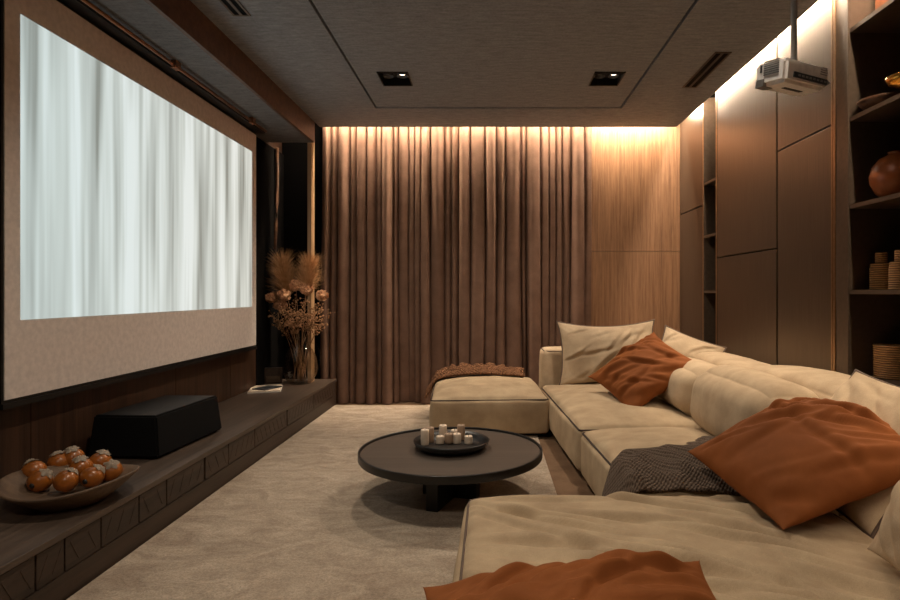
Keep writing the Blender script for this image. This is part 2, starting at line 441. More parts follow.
# ------------------------------------------------------------------ downlights
def add_light(kind, name, parent, loc, energy, color, **kw):
    l = bpy.data.lights.new(name, kind); l.energy = energy; l.color = color
    for k, v in kw.items(): setattr(l, k, v)
    o = bpy.data.objects.new(name, l); COL.objects.link(o); o.parent = parent; o.location = loc; return o
DLE = [84, 112, 66, 22, 110, 40]
for i, (x, y) in enumerate(DL):
    if i < 2: lab = ['black twin-spot recessed downlight in the ceiling panel, over the bench side', 'black twin-spot recessed downlight in the ceiling panel, over the sofa side'][i]
    else: lab = 'black twin-spot recessed downlight in the ceiling panel, ' + ('nearer' if i < 4 else 'rearmost') + ' pair, ' + ('bench side' if x < 0 else 'sofa side')
    t = thing('downlight', lab, 'ceiling light', (x, y, HC), group='recessed downlights')
    bm = bmesh.new()
    for a in ((-.112, -.104, -.135, .135), (.104, .112, -.135, .135), (-.104, .104, -.135, -.127), (-.104, .104, .127, .135)):
        box(bm, a[0], a[1], a[2], a[3], -.004, .06)
    link('trim_ring', bm, M['black'], t)
    link('housing', B(-.112, .112, -.135, .135, .062, .068), M['black'], t)
    for s in (-1, 1):
        bm = lathe([(.0, .055), (.036, .055), (.042, .02), (.038, .02), (.030, .045)], 20, c=(s*.052, 0, 0))
        h = link('spot_head', bm, M['dark_grey'], t, True)
        link('bulb', lathe([(0, .040), (.030, .040), (.030, .046), (0, .046)], 20, c=(s*.052, 0, 0)), M['lamp'] if s > 0 else M['grey'], h)
    add_light('SPOT', 'spot_beam', t, (.03, 0, .012), DLE[i], (1, .86, .69), spot_size=math.radians(130), spot_blend=.9, shadow_soft_size=.06)

# ------------------------------------------------------------------ ceiling vents
def vent(label, x, y0, y1, w=.1):
    t = thing('ceiling_vent', label, 'vent', (x, (y0+y1)/2, HC), group='ceiling slot vents')
    L = (y1-y0)/2
    bm = bmesh.new()
    box(bm, -w/2, -w/2+.012, -L, L, -.006, 0); box(bm, w/2-.012, w/2, -L, L, -.006, 0)
    box(bm, -w/2+.012, w/2-.012, -L, -L+.012, -.006, 0); box(bm, -w/2+.012, w/2-.012, L-.012, L, -.006, 0); box(bm, -.008, .008, -L+.012, L-.012, -.006, 0)
    link('vent_frame', bm, M['frame_bronze'], t)
    link('slot', B(-w/2+.012, w/2-.012, -L+.012, L-.012, -.002, 0), M['blackfelt'], t)
vent('two-slot vent in the ceiling beside the glowing light strip, near the projector', 1.53, 3.80, 4.45, .11)
vent('two-slot vent in the ceiling beside the wooden beam over the screen', -1.41, 2.55, 3.30, .1)

# ------------------------------------------------------------------ curtain
def make_curtain():
    x0, x1, z0, z1 = -1.645, 1.0, .008, 2.78
    n = 29; ws = [R.uniform(.55, 1.5) for _ in range(n)]; s = sum(ws); edges = [0]
    for w in ws: edges.append(edges[-1]+w/s)
    ampT = [R.uniform(.75, 1.1) for _ in range(n)]; ampB = [R.choice([.25, .55, .8, 1.0, 1.25]) for _ in range(n)]
    shp = [R.uniform(.6, 1.1) for _ in range(n)]
    offB = [R.uniform(-.25, .35) for _ in range(n)]
    nx, nz = 900, 30; bm = bmesh.new(); vs = []
    for iz in range(nz+1):
        tz = iz/nz; row = []
        for ix in range(nx+1):
            u = ix/nx
            uu = u + .012*(1-tz)*fbm(u*6, tz*1.3, 3)
            uu = min(.9999, max(0, uu))
            k = 0
            while edges[k+1] < uu: k += 1
            f = (uu-edges[k])/(edges[k+1]-edges[k])
            lobe = abs(math.sin(PI*f))**shp[k]
            wt = ws[k]/1.0
            A = .150*(ampT[k]*tz**.8 + ampB[k]*(1-tz**.8))*min(1.1, wt)
            A = min(A, .165)
            off = .035*offB[k]*(1-tz)
            y = -A*lobe - off*math.sin(PI*f)**2 - .006*math.sin(f*2*PI*2+k)*lobe*(.4+.6*tz)
            y += .018*fbm(u*5, tz*.8, 11)
            x = x0+(x1-x0)*u - .017*math.sin(2*PI*f)*wt*(.75+.5*(1-tz))
            x += .010*fbm(u*9, tz*2, 5)*(1-tz)
            row.append(bm.verts.new((x, 5.755+y, z0+(z1-z0)*tz)))
        vs.append(row)
    for i in range(nz):
        for j in range(nx): bm.faces.new((vs[i][j], vs[i][j+1], vs[i+1][j+1], vs[i+1][j]))
    o = link('curtain', bm, M['curtain'], None, True)
    return tag(o, 'floor-length taupe brown curtain in deep folds across the back wall', 'curtain')
make_curtain()

# ------------------------------------------------------------------ cabinets on the right wall
XF = 1.87
def cabinet(label, y0, y1, seam, far_edge=False):
    t = thing('cabinet', label, 'cabinet', (XF, (y0+y1)/2, 0), group=None)
    h = (y1-y0)/2
    link('carcass', B(.022, .38, -h, h, 0, 2.79), M['shelf_dark'], t)
    e = .004
    link('door', B(0, .021, -h+e, h-e, .05, seam-.005, bev=.002), M['bronze'], t)
    link('door', B(0, .021, -h+e, h-e, seam+.005, 2.78, bev=.002), M['bronze'], t)
    return t
c1 = cabinet('narrow bronze cabinet in the back corner beside the walnut panelling', 5.10, 5.71, 1.85)
c2 = cabinet('broad bronze cabinet between the slim dark niche and the next cabinet', 3.785, 4.775, 1.37)
c3 = cabinet('bronze cabinet behind the projector, next to the open shelves', 3.16, 3.775, 2.0)
link('edge_strip', B(-.004, .02, -.3065, -.293, 0, 2.78), M['bronze_line'], c3)
# slim niche
t = thing('shelf_niche', 'slim dark open niche between the two bronze cabinets at the far end', 'shelf', (XF, 4.94, 0))
link('side_panel', B(0, .38, -.16, -.135, 0, 2.79), M['frame_bronze'], t)
link('side_panel', B(0, .38, .135, .16, 0, 2.79), M['frame_bronze'], t)
link('edge_strip', B(-.004, .0, -.158, -.146, 0, 2.78), M['bronze_line'], t)
link('edge_strip', B(-.004, .0, .140, .152, 0, 2.78), M['bronze_line'], t)
link('back_panel', B(.36, .38, -.135, .135, 0, 2.02), M['black_wall'], t)
link('back_panel', B(.12, .14, -.135, .135, 2.04, 2.79), M['bronze'], t)
for z in (2.03, 1.57, 1.09, .6): link('shelf', B(.002, .36, -.135, .135, z-.01, z+.01), M['frame_bronze'], t)
# open shelving near the camera
t = thing('shelving_unit', 'tall dark open shelving unit at the right edge holding vases and woven jars', 'shelf', (XF, 3.02, 0))
link('upright', B(0, .38, .0, .135, 0, 2.79), M['frame_bronze'], t)
link('edge_strip', B(-.005, 0, .118, .133, 0, 2.79), M['bronze_line'], t)
link('edge_strip', B(-.005, 0, .002, .014, 0, 2.79), M['frame_bronze'], t)
link('upright', B(0, .38, -1.45, -1.40, 0, 2.79), M['frame_bronze'], t)
link('back_panel', B(.36, .38, -1.40, 0, 0, 2.79), M['shelf_dark'], t)
SZ = [.65, 1.096, 1.54, 1.994, 2.455]
for z in SZ: link('shelf', B(.002, .36, -1.40, 0, z-.022, z), M['frame_bronze'], t)
link('plinth', B(.02, .36, -1.40, 0, 0, .12), M['shelf_dark'], t)

# shelf contents
def woven_jar(label, x, y, z, r, h, group='woven jars on the shelf'):
    t = thing('woven_jar', label, 'jar', (x, y, z), group=group)
    prof = [(0, 0), (r*.88, 0)]
    for i in range(12):
        zz = h*(i+.5)/12; prof += [(r*(.97 if i < 10 else .9), zz-h/30), (r*(1.0 if i < 10 else .93), zz)]
    prof += [(r*.85, h), (0, h)]
    link('body', lathe(prof, 36), M['rattan'], t, True)
    link('lid', lathe([(0, h), (r*.5, h), (r*.52, h+.012), (r*.52, h+.05), (r*.46, h+.056), (0, h+.056)], 28), M['rattan'], t, True)
woven_jar('woven rattan lidded jar on the shelf, farther from the viewer', 1.99, 2.97-.02, SZ[1], .052, .135)
woven_jar('woven rattan lidded jar on the shelf, cut off by the right edge', 1.985, 2.80, SZ[1], .052, .135)
t = thing('woven_basket', 'open woven rattan basket on the lowest visible shelf', 'basket', (2.03, 2.93, SZ[0]))
prof = [(0, 0), (.07, 0)]
for i in range(14): prof += [(.077, .165*(i+.3)/14), (.081, .165*(i+.7)/14)]
prof += [(.081, .168), (.074, .168), (.070, .02), (0, .02)]
link('body', lathe(prof, 36), M['rattan'], t, True)
o = link('vase', lathe([(0, 0), (.045, 0), (.085, .035), (.108, .085), (.112, .12), (.10, .165), (.07, .205), (.035, .222), (.03, .228), (.034, .235), (.026, .235), (.022, .215), (0, .2)], 40), M['terracotta'], None, True, (2.0, 2.86, SZ[2]))
tag(o, 'round glossy terracotta vase on the open shelf', 'vase')
o = link('shallow_bowl', lathe([(0, 0), (.06, 0), (.075, .012), (.10, .03), (.125, .06), (.120, .062), (.095, .037), (.07, .02), (0, .016)], 44), M['beam'], None, True, (1.995, 2.925, SZ[3]))
tag(o, 'wide shallow bronze-brown bowl on the shelf beside the brass ornament', 'bowl')
t = thing('brass_ornament', 'bright gold brass dish on the shelf at the right edge', 'ornament', (1.955, 2.715, SZ[3]))
link('foot', lathe([(0, 0), (.05, 0), (.052, .01), (.02, .025), (.016, .05), (0, .05)], 30), M['brass'], t, True)
link('dish', lathe([(0, .045), (.03, .05), (.075, .07), (.09, .10), (.086, .102), (.07, .08), (0, .065)], 36), M['brass'], t, True)
o = tag(link('keepsake_box', B(-.1, .1, -.13, .13, 0, .22, bev=.006), M['box_brown'], None, False, (2.09, 2.87, SZ[4])), 'reddish brown wooden box on the topmost shelf', 'box')  # block added in place of the shelf panel, LED warmth in its colour

# ------------------------------------------------------------------ screen wall
t = thing('projection_screen', 'large white projection screen on the left wall showing a white curtain', 'screen', (-2.0, 3.675, 0))
L0 = 1.285
link('frame', B(-.035, -.004, -L0-.012, L0+.012, .622, 2.445), M['black'], t)
link('screen_border', B(-.004, .0, -L0, L0, .637, 2.43), M['screen_white'], t)
o = link('picture', B(0, .002, -1.205, 1.195, .965, 2.268), M['picture'], t)
link('bottom_bar', B(-.02, .004, -L0-.012, L0+.012, .60, .622), M['black'], t)
link('bracket', B(-.06, -.035, -1.0, 1.0, .9, 1.1), M['black'], t)
t = thing('screen_rail', 'slim copper rail under the soffit above the projection screen', 'rail', (-1.885, 3.5, 2.44))
link('rail', tube(bmesh.new(), [(0, -2.2, 0), (0, 1.38, 0)], .011, 10), M['copper'], t, True)
for y in (-.02, -1.6, 1.1): link('bracket', B(-.016, .016, y-.03, y+.03, -.018, .03, bev=.003), M['copper'], t)
# dark housing behind
tag(link('screen_housing', B(XL+.02, -1.93, 1.3, 4.97, 2.38+.066, 2.47), M['black'], None), 'long black roller housing above the projection screen', 'screen housing')
# slim strip in the back corner
bm = bmesh.new(); pts = [(-2.035, 5.55, 2.47), (-2.035, 5.55, 2.2), (-2.037, 5.55, 1.95), (-2.045, 5.55, 1.75), (-2.06, 5.55, 1.5)]
tube(bm, pts, .016, 8)
tag(link('wall_batten', bm, M['beam'], None, True), 'slim pale wooden strip upright in the dark corner behind the screen', 'wall strip')

# ------------------------------------------------------------------ media bench
BX, BZ = -1.48, .25
t = thing('media_bench', 'long low dark wooden bench under the projection screen', 'bench', (0, 0, 0))
link('top', B(XL+.024, BX, -.6, 5.60, .225, BZ, bev=.003), M['bench_top'], t)
link('carcass', B(XL+.024, BX-.03, -.58, 5.58, .10, .225), M['black'], t)
link('plinth', B(XL+.024, BX-.004, -.58, 5.59, 0, .10), M['bench_front'], t)
ed = [-.58, .3, 1.0, 1.46, 1.90, 2.03, 2.22, 2.46, 2.67, 3.02, 3.30, 3.67, 4.25, 4.9, 5.59]
for i in range(len(ed)-1):
    a, b = ed[i]+.004, ed[i+1]-.004
    if ed[i] in (3.02, 4.25): a += .012
    bm = B(BX-.03, BX-.008, a, b, .103, .221, bev=.002)
    # carved slanting ribs
    w = b-a; k = max(2, int(w/.07)); d = 1 if i % 2 else -1
    for q in range(k):
        y = a+w*(q+.5)/k
        r = bmesh.ops.create_cube(bm, size=1, matrix=Matrix.Translation((BX-.008, y, .162)) @ Matrix.Rotation(d*.5, 4, 'X') @ Matrix.Diagonal((.003, .008, .085, 1)))
    link('drawer', bm, M['bench_front'], t)

# black subwoofer-like box
t = thing('speaker_box', 'black tapered fabric-covered speaker box on the bench', 'speaker', (-1.815, 3.2, BZ), (0, 0, math.radians(-3)))
bm = bmesh.new(); r = bmesh.ops.create_cube(bm, size=1, matrix=Matrix.Translation((0, 0, .112)) @ Matrix.Diagonal((.37, .62, .204, 1)))
for v in bm.verts:
    if v.co.z > .1: v.co.x *= .88; v.co.y *= .95
bmesh.ops.bevel(bm, geom=bm.edges[:], offset=.008, segments=2, affect='EDGES')
link('cabinet_body', bm, M['blackfelt'], t)
for x in (-.13, .13):
    for y in (-.25, .25): link('foot', lathe([(0, 0), (.018, 0), (.02, .012), (0, .012)], 14, None, (x, y, 0)), M['black'], t)
link('top_panel', B(-.15, .15, -.28, .28, .213, .216), M['dark_grey'] if False else M['black'], t)

# dish of amber balls
DC = Vector((-1.672, 2.315, BZ))
t = thing('wooden_dish', 'wide carved wooden dish with amber baubles at the near end of the bench', 'dish', DC)
prof = [(0, 0), (.13, 0), (.145, .012), (.19, .04), (.24, .078), (.255, .092), (.245, .095), (.225, .082), (.17, .045), (.12, .026), (0, .024)]
bm = lathe(prof, 60)
for v in bm.verts:
    v.co.y *= .9; a = math.atan2(v.co.y, v.co.x); rr = math.hypot(v.co.x, v.co.y)
    v.co.z += .018*(rr/.25)**3*math.cos(2*a); v.co.x *= .94
link('bowl', bm, M['dish'], t, True)
balls = [(34, 471, 'brown bauble at the back left of the wooden dish', 0), (40, 481, 'amber bauble with a dark hole, leftmost at the front of the dish', 1), (59, 463, 'amber bauble at the back of the dish, third from the left', 0),
         (66, 481, 'amber bauble with a frosted cap, second along the front of the dish', 1), (73, 458, 'bauble with a pale frosted top at the very back of the dish', 0), (81, 468, 'frosted bauble in the middle of the dish', 0),
         (92, 477, 'amber bauble with a dark hole, third along the front of the dish', 1), (100, 462, 'amber bauble with a pale knotted cap at the back right of the dish', 0), (111, 471, 'amber bauble at the right end of the dish, lowest on that side', 1)]
for px, py, lab, fr in balls:
    zc = .325 + (.0 if fr else .022) + (.012 if py < 460 else 0)
    Y = F*(CZ-zc)/(py-CY); X = (px-CX)/F*Y
    b = thing('bauble', lab, 'bauble', (X, Y, zc-.042), (0, 0, 0), 'amber baubles in the dish')
    rr = .044
    prof = [(0, -.0)]+[(rr*math.sin(a), .042-rr*.95*math.cos(a)) for a in [PI*i/16 for i in range(1, 16)]]+[(0, .042+rr*.95)]
    link('ball', lathe(prof, 28), M['fruit'], b, True)
    bm = bmesh.new(); nseg = 20; vs0 = []
    for ring, (q, zz) in enumerate(((0.0, .0875), (.009, .094), (.017, .0885), (.026, .080))):
        vs0.append([bm.verts.new(((q*(1+.25*math.sin(k*5*2*PI/nseg+ring)))*math.cos(2*PI*k/nseg), (q*(1+.25*math.sin(k*5*2*PI/nseg+ring)))*math.sin(2*PI*k/nseg), zz+.002*math.sin(k*1.9))) for k in range(nseg)])
    for A, C in zip(vs0, vs0[1:]):
        for k in range(nseg): bm.faces.new((A[k], A[(k+1) % nseg], C[(k+1) % nseg], C[k]))
    bmesh.ops.remove_doubles(bm, verts=bm.verts[:], dist=1e-5)
    bmesh.ops.transform(bm, matrix=Matrix.Translation((0, 0, .042)) @ Euler((R.uniform(-.7, .5), R.uniform(-.7, .7), 0)).to_matrix().to_4x4() @ Matrix.Translation((0, 0, -.042)), verts=bm.verts[:])
    link('cap', bm, M['frost'], b, True)
    if 'hole' in lab:
        v = Vector((.0, -1, -.15)); v.rotate(Euler((0, 0, -b.rotation_euler.z)))
        bm = bmesh.new(); bmesh.ops.create_uvsphere(bm, u_segments=12, v_segments=8, radius=.012, matrix=Matrix.Translation(Vector((0, 0, .042))+v.normalized()*.038))
        link('hole', bm, M['black'], b, True)

# magazines and small box by the vase
t = thing('magazine', 'white open booklet lying on the bench before the glass vase', 'magazine', (-1.93, 4.99, BZ), (0, 0, .3))
link('cover', B(-.13, .13, -.17, .17, 0, .006), M['paper'], t)
link('pages', B(-.125, .125, -.165, .165, .006, .014), M['cream'], t)
o = tag(link('booklet', B(-.07, .07, -.10, .10, 0, .008), M['dark_grey'], None, False, (-1.91, 4.97, BZ+.0142)), 'small dark booklet lying on top of the white magazine', 'magazine'); o.rotation_euler = (0, 0, -.4)
t = thing('photo_block', 'small dark square block standing behind the magazine beside the vase', 'box', (-1.99, 5.33, BZ), (0, 0, .25))
link('block', B(-.075, .075, -.02, .02, 0, .145, bev=.004), M['bench_front'], t)
link('plate', B(-.06, .06, -.023, -.02, .012, .07), M['frame_bronze'], t)

# ------------------------------------------------------------------ glass vase and dried flowers
VC = Vector((-1.745, 5.33, BZ))
t = thing('glass_vase', 'bulbous clear glass vase holding dried flowers at the far end of the bench', 'vase', VC)
out = [(0, 0), (.085, 0), (.115, .02), (.15, .09), (.158, .16), (.145, .24), (.11, .31), (.078, .355), (.072, .385), (.088, .42)]
inn = [(r-.005, max(.014, z)) for r, z in out[1:]][::-1]
link('body', lathe(out+[(.086, .423)]+inn+[(0, .014)], 48), M['glass'], t, True)
link('handle', tube(bmesh.new(), [(.08, -.0, .38), (.15, -.0, .36), (.185, -.0, .27), (.18, -.0, .17), (.152, 0, .11)], .006, 8), M['glass'], t, True)

def stem_curve(tip, base, k=10, bow=.06):
    base, tip = Vector(base), Vector(tip)
    neck = Vector((VC.x + max(-.05, min(.05, (tip.x-VC.x)*.18)), VC.y + max(-.045, min(.045, (tip.y-VC.y)*.18)), BZ+.40))
    pts = []
    for i in range(k+1):
        s = i/k; pts.append((1-s)**2*base + 2*s*(1-s)*(neck*1.0) + s*s*tip)
    return pts
def rnd(): return Vector((R.gauss(0, 1), R.gauss(0, 1), R.gauss(0, 1)))
def blade(bm, p, d, w, side):
    a = bm.verts.new(p-side*w); b = bm.verts.new(p+side*w); c = bm.verts.new(p+d*.55+side*w*.8); e = bm.verts.new(p+d*.55-side*w*.8); f = bm.verts.new(p+d+Vector((0, 0, -d.length*.15)))
    bm.faces.new((a, b, c, e)); bm.faces.new((e, c, f))
def pampas(label, tip, lean, ln, wd):
    base = (VC.x+R.uniform(-.05, .05), VC.y+R.uniform(-.05, .05), BZ+.018)
    pts = stem_curve(tip, base); t = thing('pampas_grass', label, 'dried plant', base, group='pampas plumes in the vase')
    loc = [p-Vector(base) for p in pts]
    link('stem', tube(bmesh.new(), loc, .003, 5), M['stem'], t, True)
    bm = bmesh.new(); end = loc[-1]; ax = Vector(lean).normalized()
    for i in range(1500):
        q = R.random()**.8; p = end + ax*ln*(q*.75-.2)
        v = rnd(); v.y *= .7; v -= ax*v.dot(ax); v.normalize()
        d = (ax*1.0+v*R.uniform(.1, 1.3)*(1.2-q*.6)).normalized()*R.uniform(.5, 1)*wd*1.5
        sd = d.cross(rnd()).normalized()
        blade(bm, p+v*R.uniform(0, .015), d, .0013, sd)
    link('plume', bm, M['plume'], t)
def at(px, py, Y): return Vector(((px-CX)/F*Y, Y, CZ-(py-CY)/F*Y))
pampas('pampas plume leaning left out of the glass vase', at(286, 290, 5.36), (-.15, 0, 1), .40, .17)
pampas('pampas plume standing upright at the right of the bouquet', at(307, 288, 5.36), (.10, 0, 1), .36, .16)
def dried_bloom(label, tip, r):
    base = (VC.x+R.uniform(-.06, .06), VC.y+R.uniform(-.06, .06), BZ+.018)
    pts = stem_curve(tip, base); t = thing('dried_flower', label, 'dried flower', base, group='dried blooms in the vase')
    loc = [p-Vector(base) for p in pts]
    link('stem', tube(bmesh.new(), loc, .0028, 5), M['stem'], t, True)
    bm = bmesh.new(); end = loc[-1]
    for i in range(170):
        d = rnd().normalized(); d.z = d.z*.8+.15
        p = end + d*r*R.uniform(.55, 1); sd = d.cross(rnd()).normalized(); u = (d.cross(sd)+d*.5).normalized()
        s = R.uniform(.010, .018)
        q = [bm.verts.new(p+sd*s*a+u*s*b+d*c*s) for a, b, c in ((-1, -.7, 0), (1, -.7, 0), (1.1, .8, .6), (0, 1.3, .3), (-1.1, .8, .6))]
        bm.faces.new(q)
    link('bloom', bm, M['bloom'], t)
for px, py, r, lab in [(272, 298, .045, 'peach dried bloom at the far left of the bouquet'), (284, 296, .05, 'peach dried bloom in the left cluster, just right of the leftmost one'), (296, 286, .048, 'tall peach dried bloom at the centre of the bouquet'),
                       (306, 289, .05, 'peach dried bloom right of the tall central one'), (322, 296, .045, 'peach dried bloom at the far right of the bouquet'), (280, 306, .045, 'low peach dried bloom under the left cluster')]:
    dried_bloom(lab, at(px, py, 5.30+R.uniform(-.05, .05)), r*1.12)
def sprig(label, tip):
    base = (VC.x+R.uniform(-.07, .07), VC.y+R.uniform(-.07, .07), BZ+.018)
    pts = stem_curve(tip, base); t = thing('dried_sprig', label, 'dried plant', base, group='thin dried sprigs in the vase')
    loc = [p-Vector(base) for p in pts]; bm = tube(bmesh.new(), loc, .0024, 5)
    bb = bmesh.new()
    for i in range(34):
        s = R.uniform(.68, 1.0); k = min(len(loc)-2, int(s*(len(loc)-1))); p = loc[k].lerp(loc[k+1], s*(len(loc)-1)-k)
        d = rnd().normalized(); d.z = abs(d.z)*.7; e = p + d*R.uniform(.02, .07)
        tube(bm, [p, e], .0012, 4)
        bmesh.ops.create_icosphere(bb, subdivisions=1, radius=R.uniform(.005, .010), matrix=Matrix.Translation(e))
    link('stem', bm, M['stem'], t, True); link('buds', bb, M['bud'], t)['kind'] = 'stuff'
for i in range(16):
    px = 272+i*3.8; py = 306+10*math.sin(i*1.9)+abs(px-300)*.3
    sprig('thin dried sprig with tiny buds fanning out of the glass vase', at(px, py, 5.28+.08*math.sin(i*2.3)))

# ------------------------------------------------------------------ rug
bm = B(-1.476, .355, -1.3, 5.52, 0, .012)
tag(link('rug', bm, M['rug']), 'wide beige pile carpet between the bench and the sofa', 'rug')
RZ = .012

# ------------------------------------------------------------------ coffee table
TC = Vector((-.206, 3.07, RZ)); TR = .482; TH = .262-RZ
t = thing('coffee_table', 'low round dark coffee table with a raised black rim and crossed base', 'table', TC)
link('tabletop', lathe([(0, TH-.028), (TR-.012, TH-.028), (TR-.012, TH-.012), (0, TH-.012)], 96), M['table_top'], t)
o = link('rim', lathe([(TR-.014, TH-.04), (TR-.002, TH-.04), (TR, TH-.037), (TR, TH-.002), (TR-.002, TH), (TR-.010, TH), (TR-.012, TH-.002), (TR-.014, TH-.04)], 120), M['table_black'], t, True)
m = o.modifiers.new('edge', 'EDGE_SPLIT'); m.split_angle = math.radians(40)
for i, a in enumerate((-.32, PI/2-.32)):
    bm = bmesh.new(); bmesh.ops.create_cube(bm, size=1, matrix=Matrix.Rotation(a, 4, 'Z') @ Matrix.Translation((0, 0, (TH-.03)/2)) @ Matrix.Diagonal((.30 if i == 0 else .5, .06, TH-.03, 1)))
    link('base_panel', bm, M['table_black'], t)
TZ = RZ+TH-.012
t = thing('serving_tray', 'round black tray with candle stubs on the coffee table', 'tray', (TC.x, TC.y+.03, TZ))
link('tray', lathe([(0, 0), (.14, 0), (.158, .004), (.192, .026), (.203, .046), (.198, .049), (.187, .030), (.172, .012), (0, .010)], 64), M['table_black'], t, True)
cs = [(421, 444.5, 'tall', 'c'), (429, 442, 'tall', 't'), (437, 435, 'tall', 'c'), (440, 443.5, 'short', 'c'), (449, 443, 'mid', 't'), (457, 434, 'mid', 'c'), (457, 443, 'mid', 'c'), (466, 436, 'tall', 't'), (468.5, 443.5, 'short', 'c')]
labs = ['tall cream candle stub at the far left of the black tray', 'tall tan candle stub second from the left in the tray', 'tall cream candle stub at the back left of the tray', 'short cream candle stub at the front left of the tray',
        'tan candle stub at the front centre of the tray', 'cream candle stub at the back centre of the tray', 'cream candle stub at the front, right of the tan one', 'tall tan candle stub at the back right of the tray', 'short cream candle stub at the front right of the tray']
for (px, py, kd, cc), lab in zip(cs, labs):
    zb = TZ+.0115; Y = F*(CZ-zb)/(py-CY); X = (px-CX)/F*Y
    h = {'tall': .082, 'mid': .052, 'short': .042}[kd]; r = .022
    dx, dy = X-TC.x, Y-TC.y-.03; d = math.hypot(dx, dy)
    if d > .148: X, Y = TC.x+dx*.148/d, TC.y+.03+dy*.148/d
    c = thing('candle', lab, 'candle', (X, Y, zb), (0, 0, R.uniform(0, 3)), 'candle stubs on the tray')
    link('wax', lathe([(0, 0), (r*.95, 0), (r, .003), (r*1.02, h*.4), (r*.98, h*.7), (r, h-.003), (r*.9, h), (r*.5, h-.004), (0, h-.005)], 22), M['cream'] if cc == 'c' else M['tan'], c, True)
    link('wick', tube(bmesh.new(), [(0, 0, h-.005), (.001, 0, h+.005)], .0012, 5), M['black'], c)

# ------------------------------------------------------------------ sofa
def w_soft(seed, ang, fr, st, amp):
    ca, sa = math.cos(ang), math.sin(ang)
    cr = Creases(.8, 1.0, 14, ang+1.2, .5, amp*.35, .014, seed, (.08, .22), 1.0)
    def f(x, y, px, py):
        a, b = x*ca+y*sa, -x*sa+y*ca
        wob = .12*fbm(a*1.7, b*1.7, seed+5)
        return (fold(a*st, (b+wob)*fr, seed)*amp + fold(a*st*2, (b+wob)*fr*2.2, seed+3)*amp*.4)*(.45+.55*max(0, .5+fbm(x*1.6, y*1.6, seed+8)*1.6)) + cr.value(x, y)
    return f
# far chaise
t = thing('sofa_chaise', 'far beige sofa chaise in front of the curtain with a brown throw', 'sofa', (-.03, 4.81, 0), (0, 0, math.radians(3.2)))
link('plinth', B(-.38, .38, -.48, .48, 0, .05), M['plinth'], t)
link('seat_cushion', softbox(.88, 1.08, .262, .028, 40, .075, .018, w_soft(2, .3, 3, 1, .008), 2), M['sofa'], t, True, (0, 0, .035))
piping(.88, 1.08, .288, M['piping'], t, r=.03, inset=.006, rad=.0065, corners=True)
# main run: two seat modules set very slightly askew
rotz = math.radians(3.2)
def seat(label, c, L, W, n, amp, seed, back):
    t = thing('sofa_module', label, 'sofa', (c[0], c[1], 0), (0, 0, rotz))
    link('plinth', B(-L/2+.05, L/2-.05, -W/2+.05, W/2-.05, 0, .045), M['plinth'], t)
    link('seat_cushion', softbox(L, W, .26, .04, n, .07, .018, w_soft(seed, 1.2, 4, 1.2, amp), seed), M['sofa'], t, True, (0, 0, .035))
    piping(L, W, .283, M['piping'], t, r=.02, inset=.010, rad=.006)
    return t
s_far = seat('beige sofa seat module between the far chaise and the corner cushions', (.865, 4.14, 0), .80, 1.54, 40, .010, 21, None)
s_mid = seat('beige sofa seat module in the middle of the sofa under the grey throw', (.945, 2.785, 0), .80, 1.10, 40, .010, 31, None)
# end back at the far side
bk = link('end_backrest', softbox(1.20, .30, .56, .04, 26, .02, .02, None, 5), M['sofa_back'], s_far, True, (.245, .98, .03))
bk.rotation_euler = (0, 0, -rotz)
bm = bmesh.new()
for x in (-.585, .585):
    for y in (-.13, .13): tube(bm, [(x, y, .06), (x-.004, y, .3), (x, y, .545)], .005, 6)
tube(bm, ring_pts(1.20, .30, .548, .04, .012), .005, 6, True)
p2 = link('piping', bm, M['piping'], bk, True)
# backrests along the right: slab and plump front rolls
def slab(parent, wc, L, W, H, seed):
    o = link('backrest', softbox(W, L, H, .07, 30, .03, .015, w_soft(seed, .2, 2, 1, .003), seed), M['sofa_back'], parent, True)
    o.matrix_world = parent.matrix_world.inverted() @ Matrix.Identity(4)
    o.parent = parent; o.matrix_parent_inverse = Matrix.Identity(4)
    pm = Matrix.Translation(parent.location) @ parent.rotation_euler.to_matrix().to_4x4()
    o.matrix_basis = pm.inverted() @ Matrix.Translation(wc)
    return o
def roll(parent, wc, L, W, H, seed, tilt):
    o = link('back_cushion', softbox(W, L, H, .13, 34, .02, .05, w_soft(seed, .1, 2, 1, .003), seed), M['sofa_back'], parent, True)
    pm = Matrix.Translation(parent.location) @ parent.rotation_euler.to_matrix().to_4x4()
    o.matrix_basis = pm.inverted() @ Matrix.Translation(wc) @ Matrix.Rotation(tilt, 4, 'Y')
    pb = tube(bmesh.new(), [(W*.22, -L/2+.02, H*1.0), (W*.22, 0, H*1.02+.02), (W*.22, L/2-.02, H*1.0)], .004, 6)
    return o
slab(s_far, (1.64, 4.12, .02), 1.28, .34, .60, 41)
roll(s_far, (1.33, 3.85, .28), .74, .32, .34, 42, .13)
slab(s_mid, (1.64, 2.82, .02), 1.12, .36, .635, 43)
roll(s_mid, (1.295, 2.91, .28), .88, .34, .385, 44, .13)
# near chaise
t = thing('sofa_chaise', 'near beige sofa chaise in the foreground under the rust cushions', 'sofa', (.56, 1.46, 0))
link('plinth', B(-.58, .56, -.66, .66, 0, .05), M['plinth'], t)
nw0 = w_soft(52, -.5, 4.5, .8, .007); NC = Creases(1.2, 1.4, 60, -.60, .20, .021, .013, 78, (.25, .6), .6)
nw = lambda x, y, px, py: nw0(x, y, px, py) + NC.value(x, y)
link('seat_cushion', softbox(1.30, 1.46, .285, .05, 200, .03, .02, nw, 51), M['sofa'], t, True, (0, 0, .035))
piping(1.30, 1.46, .306, M['piping_grey'], t, r=.05, inset=.012, rad=.005, corners=True)
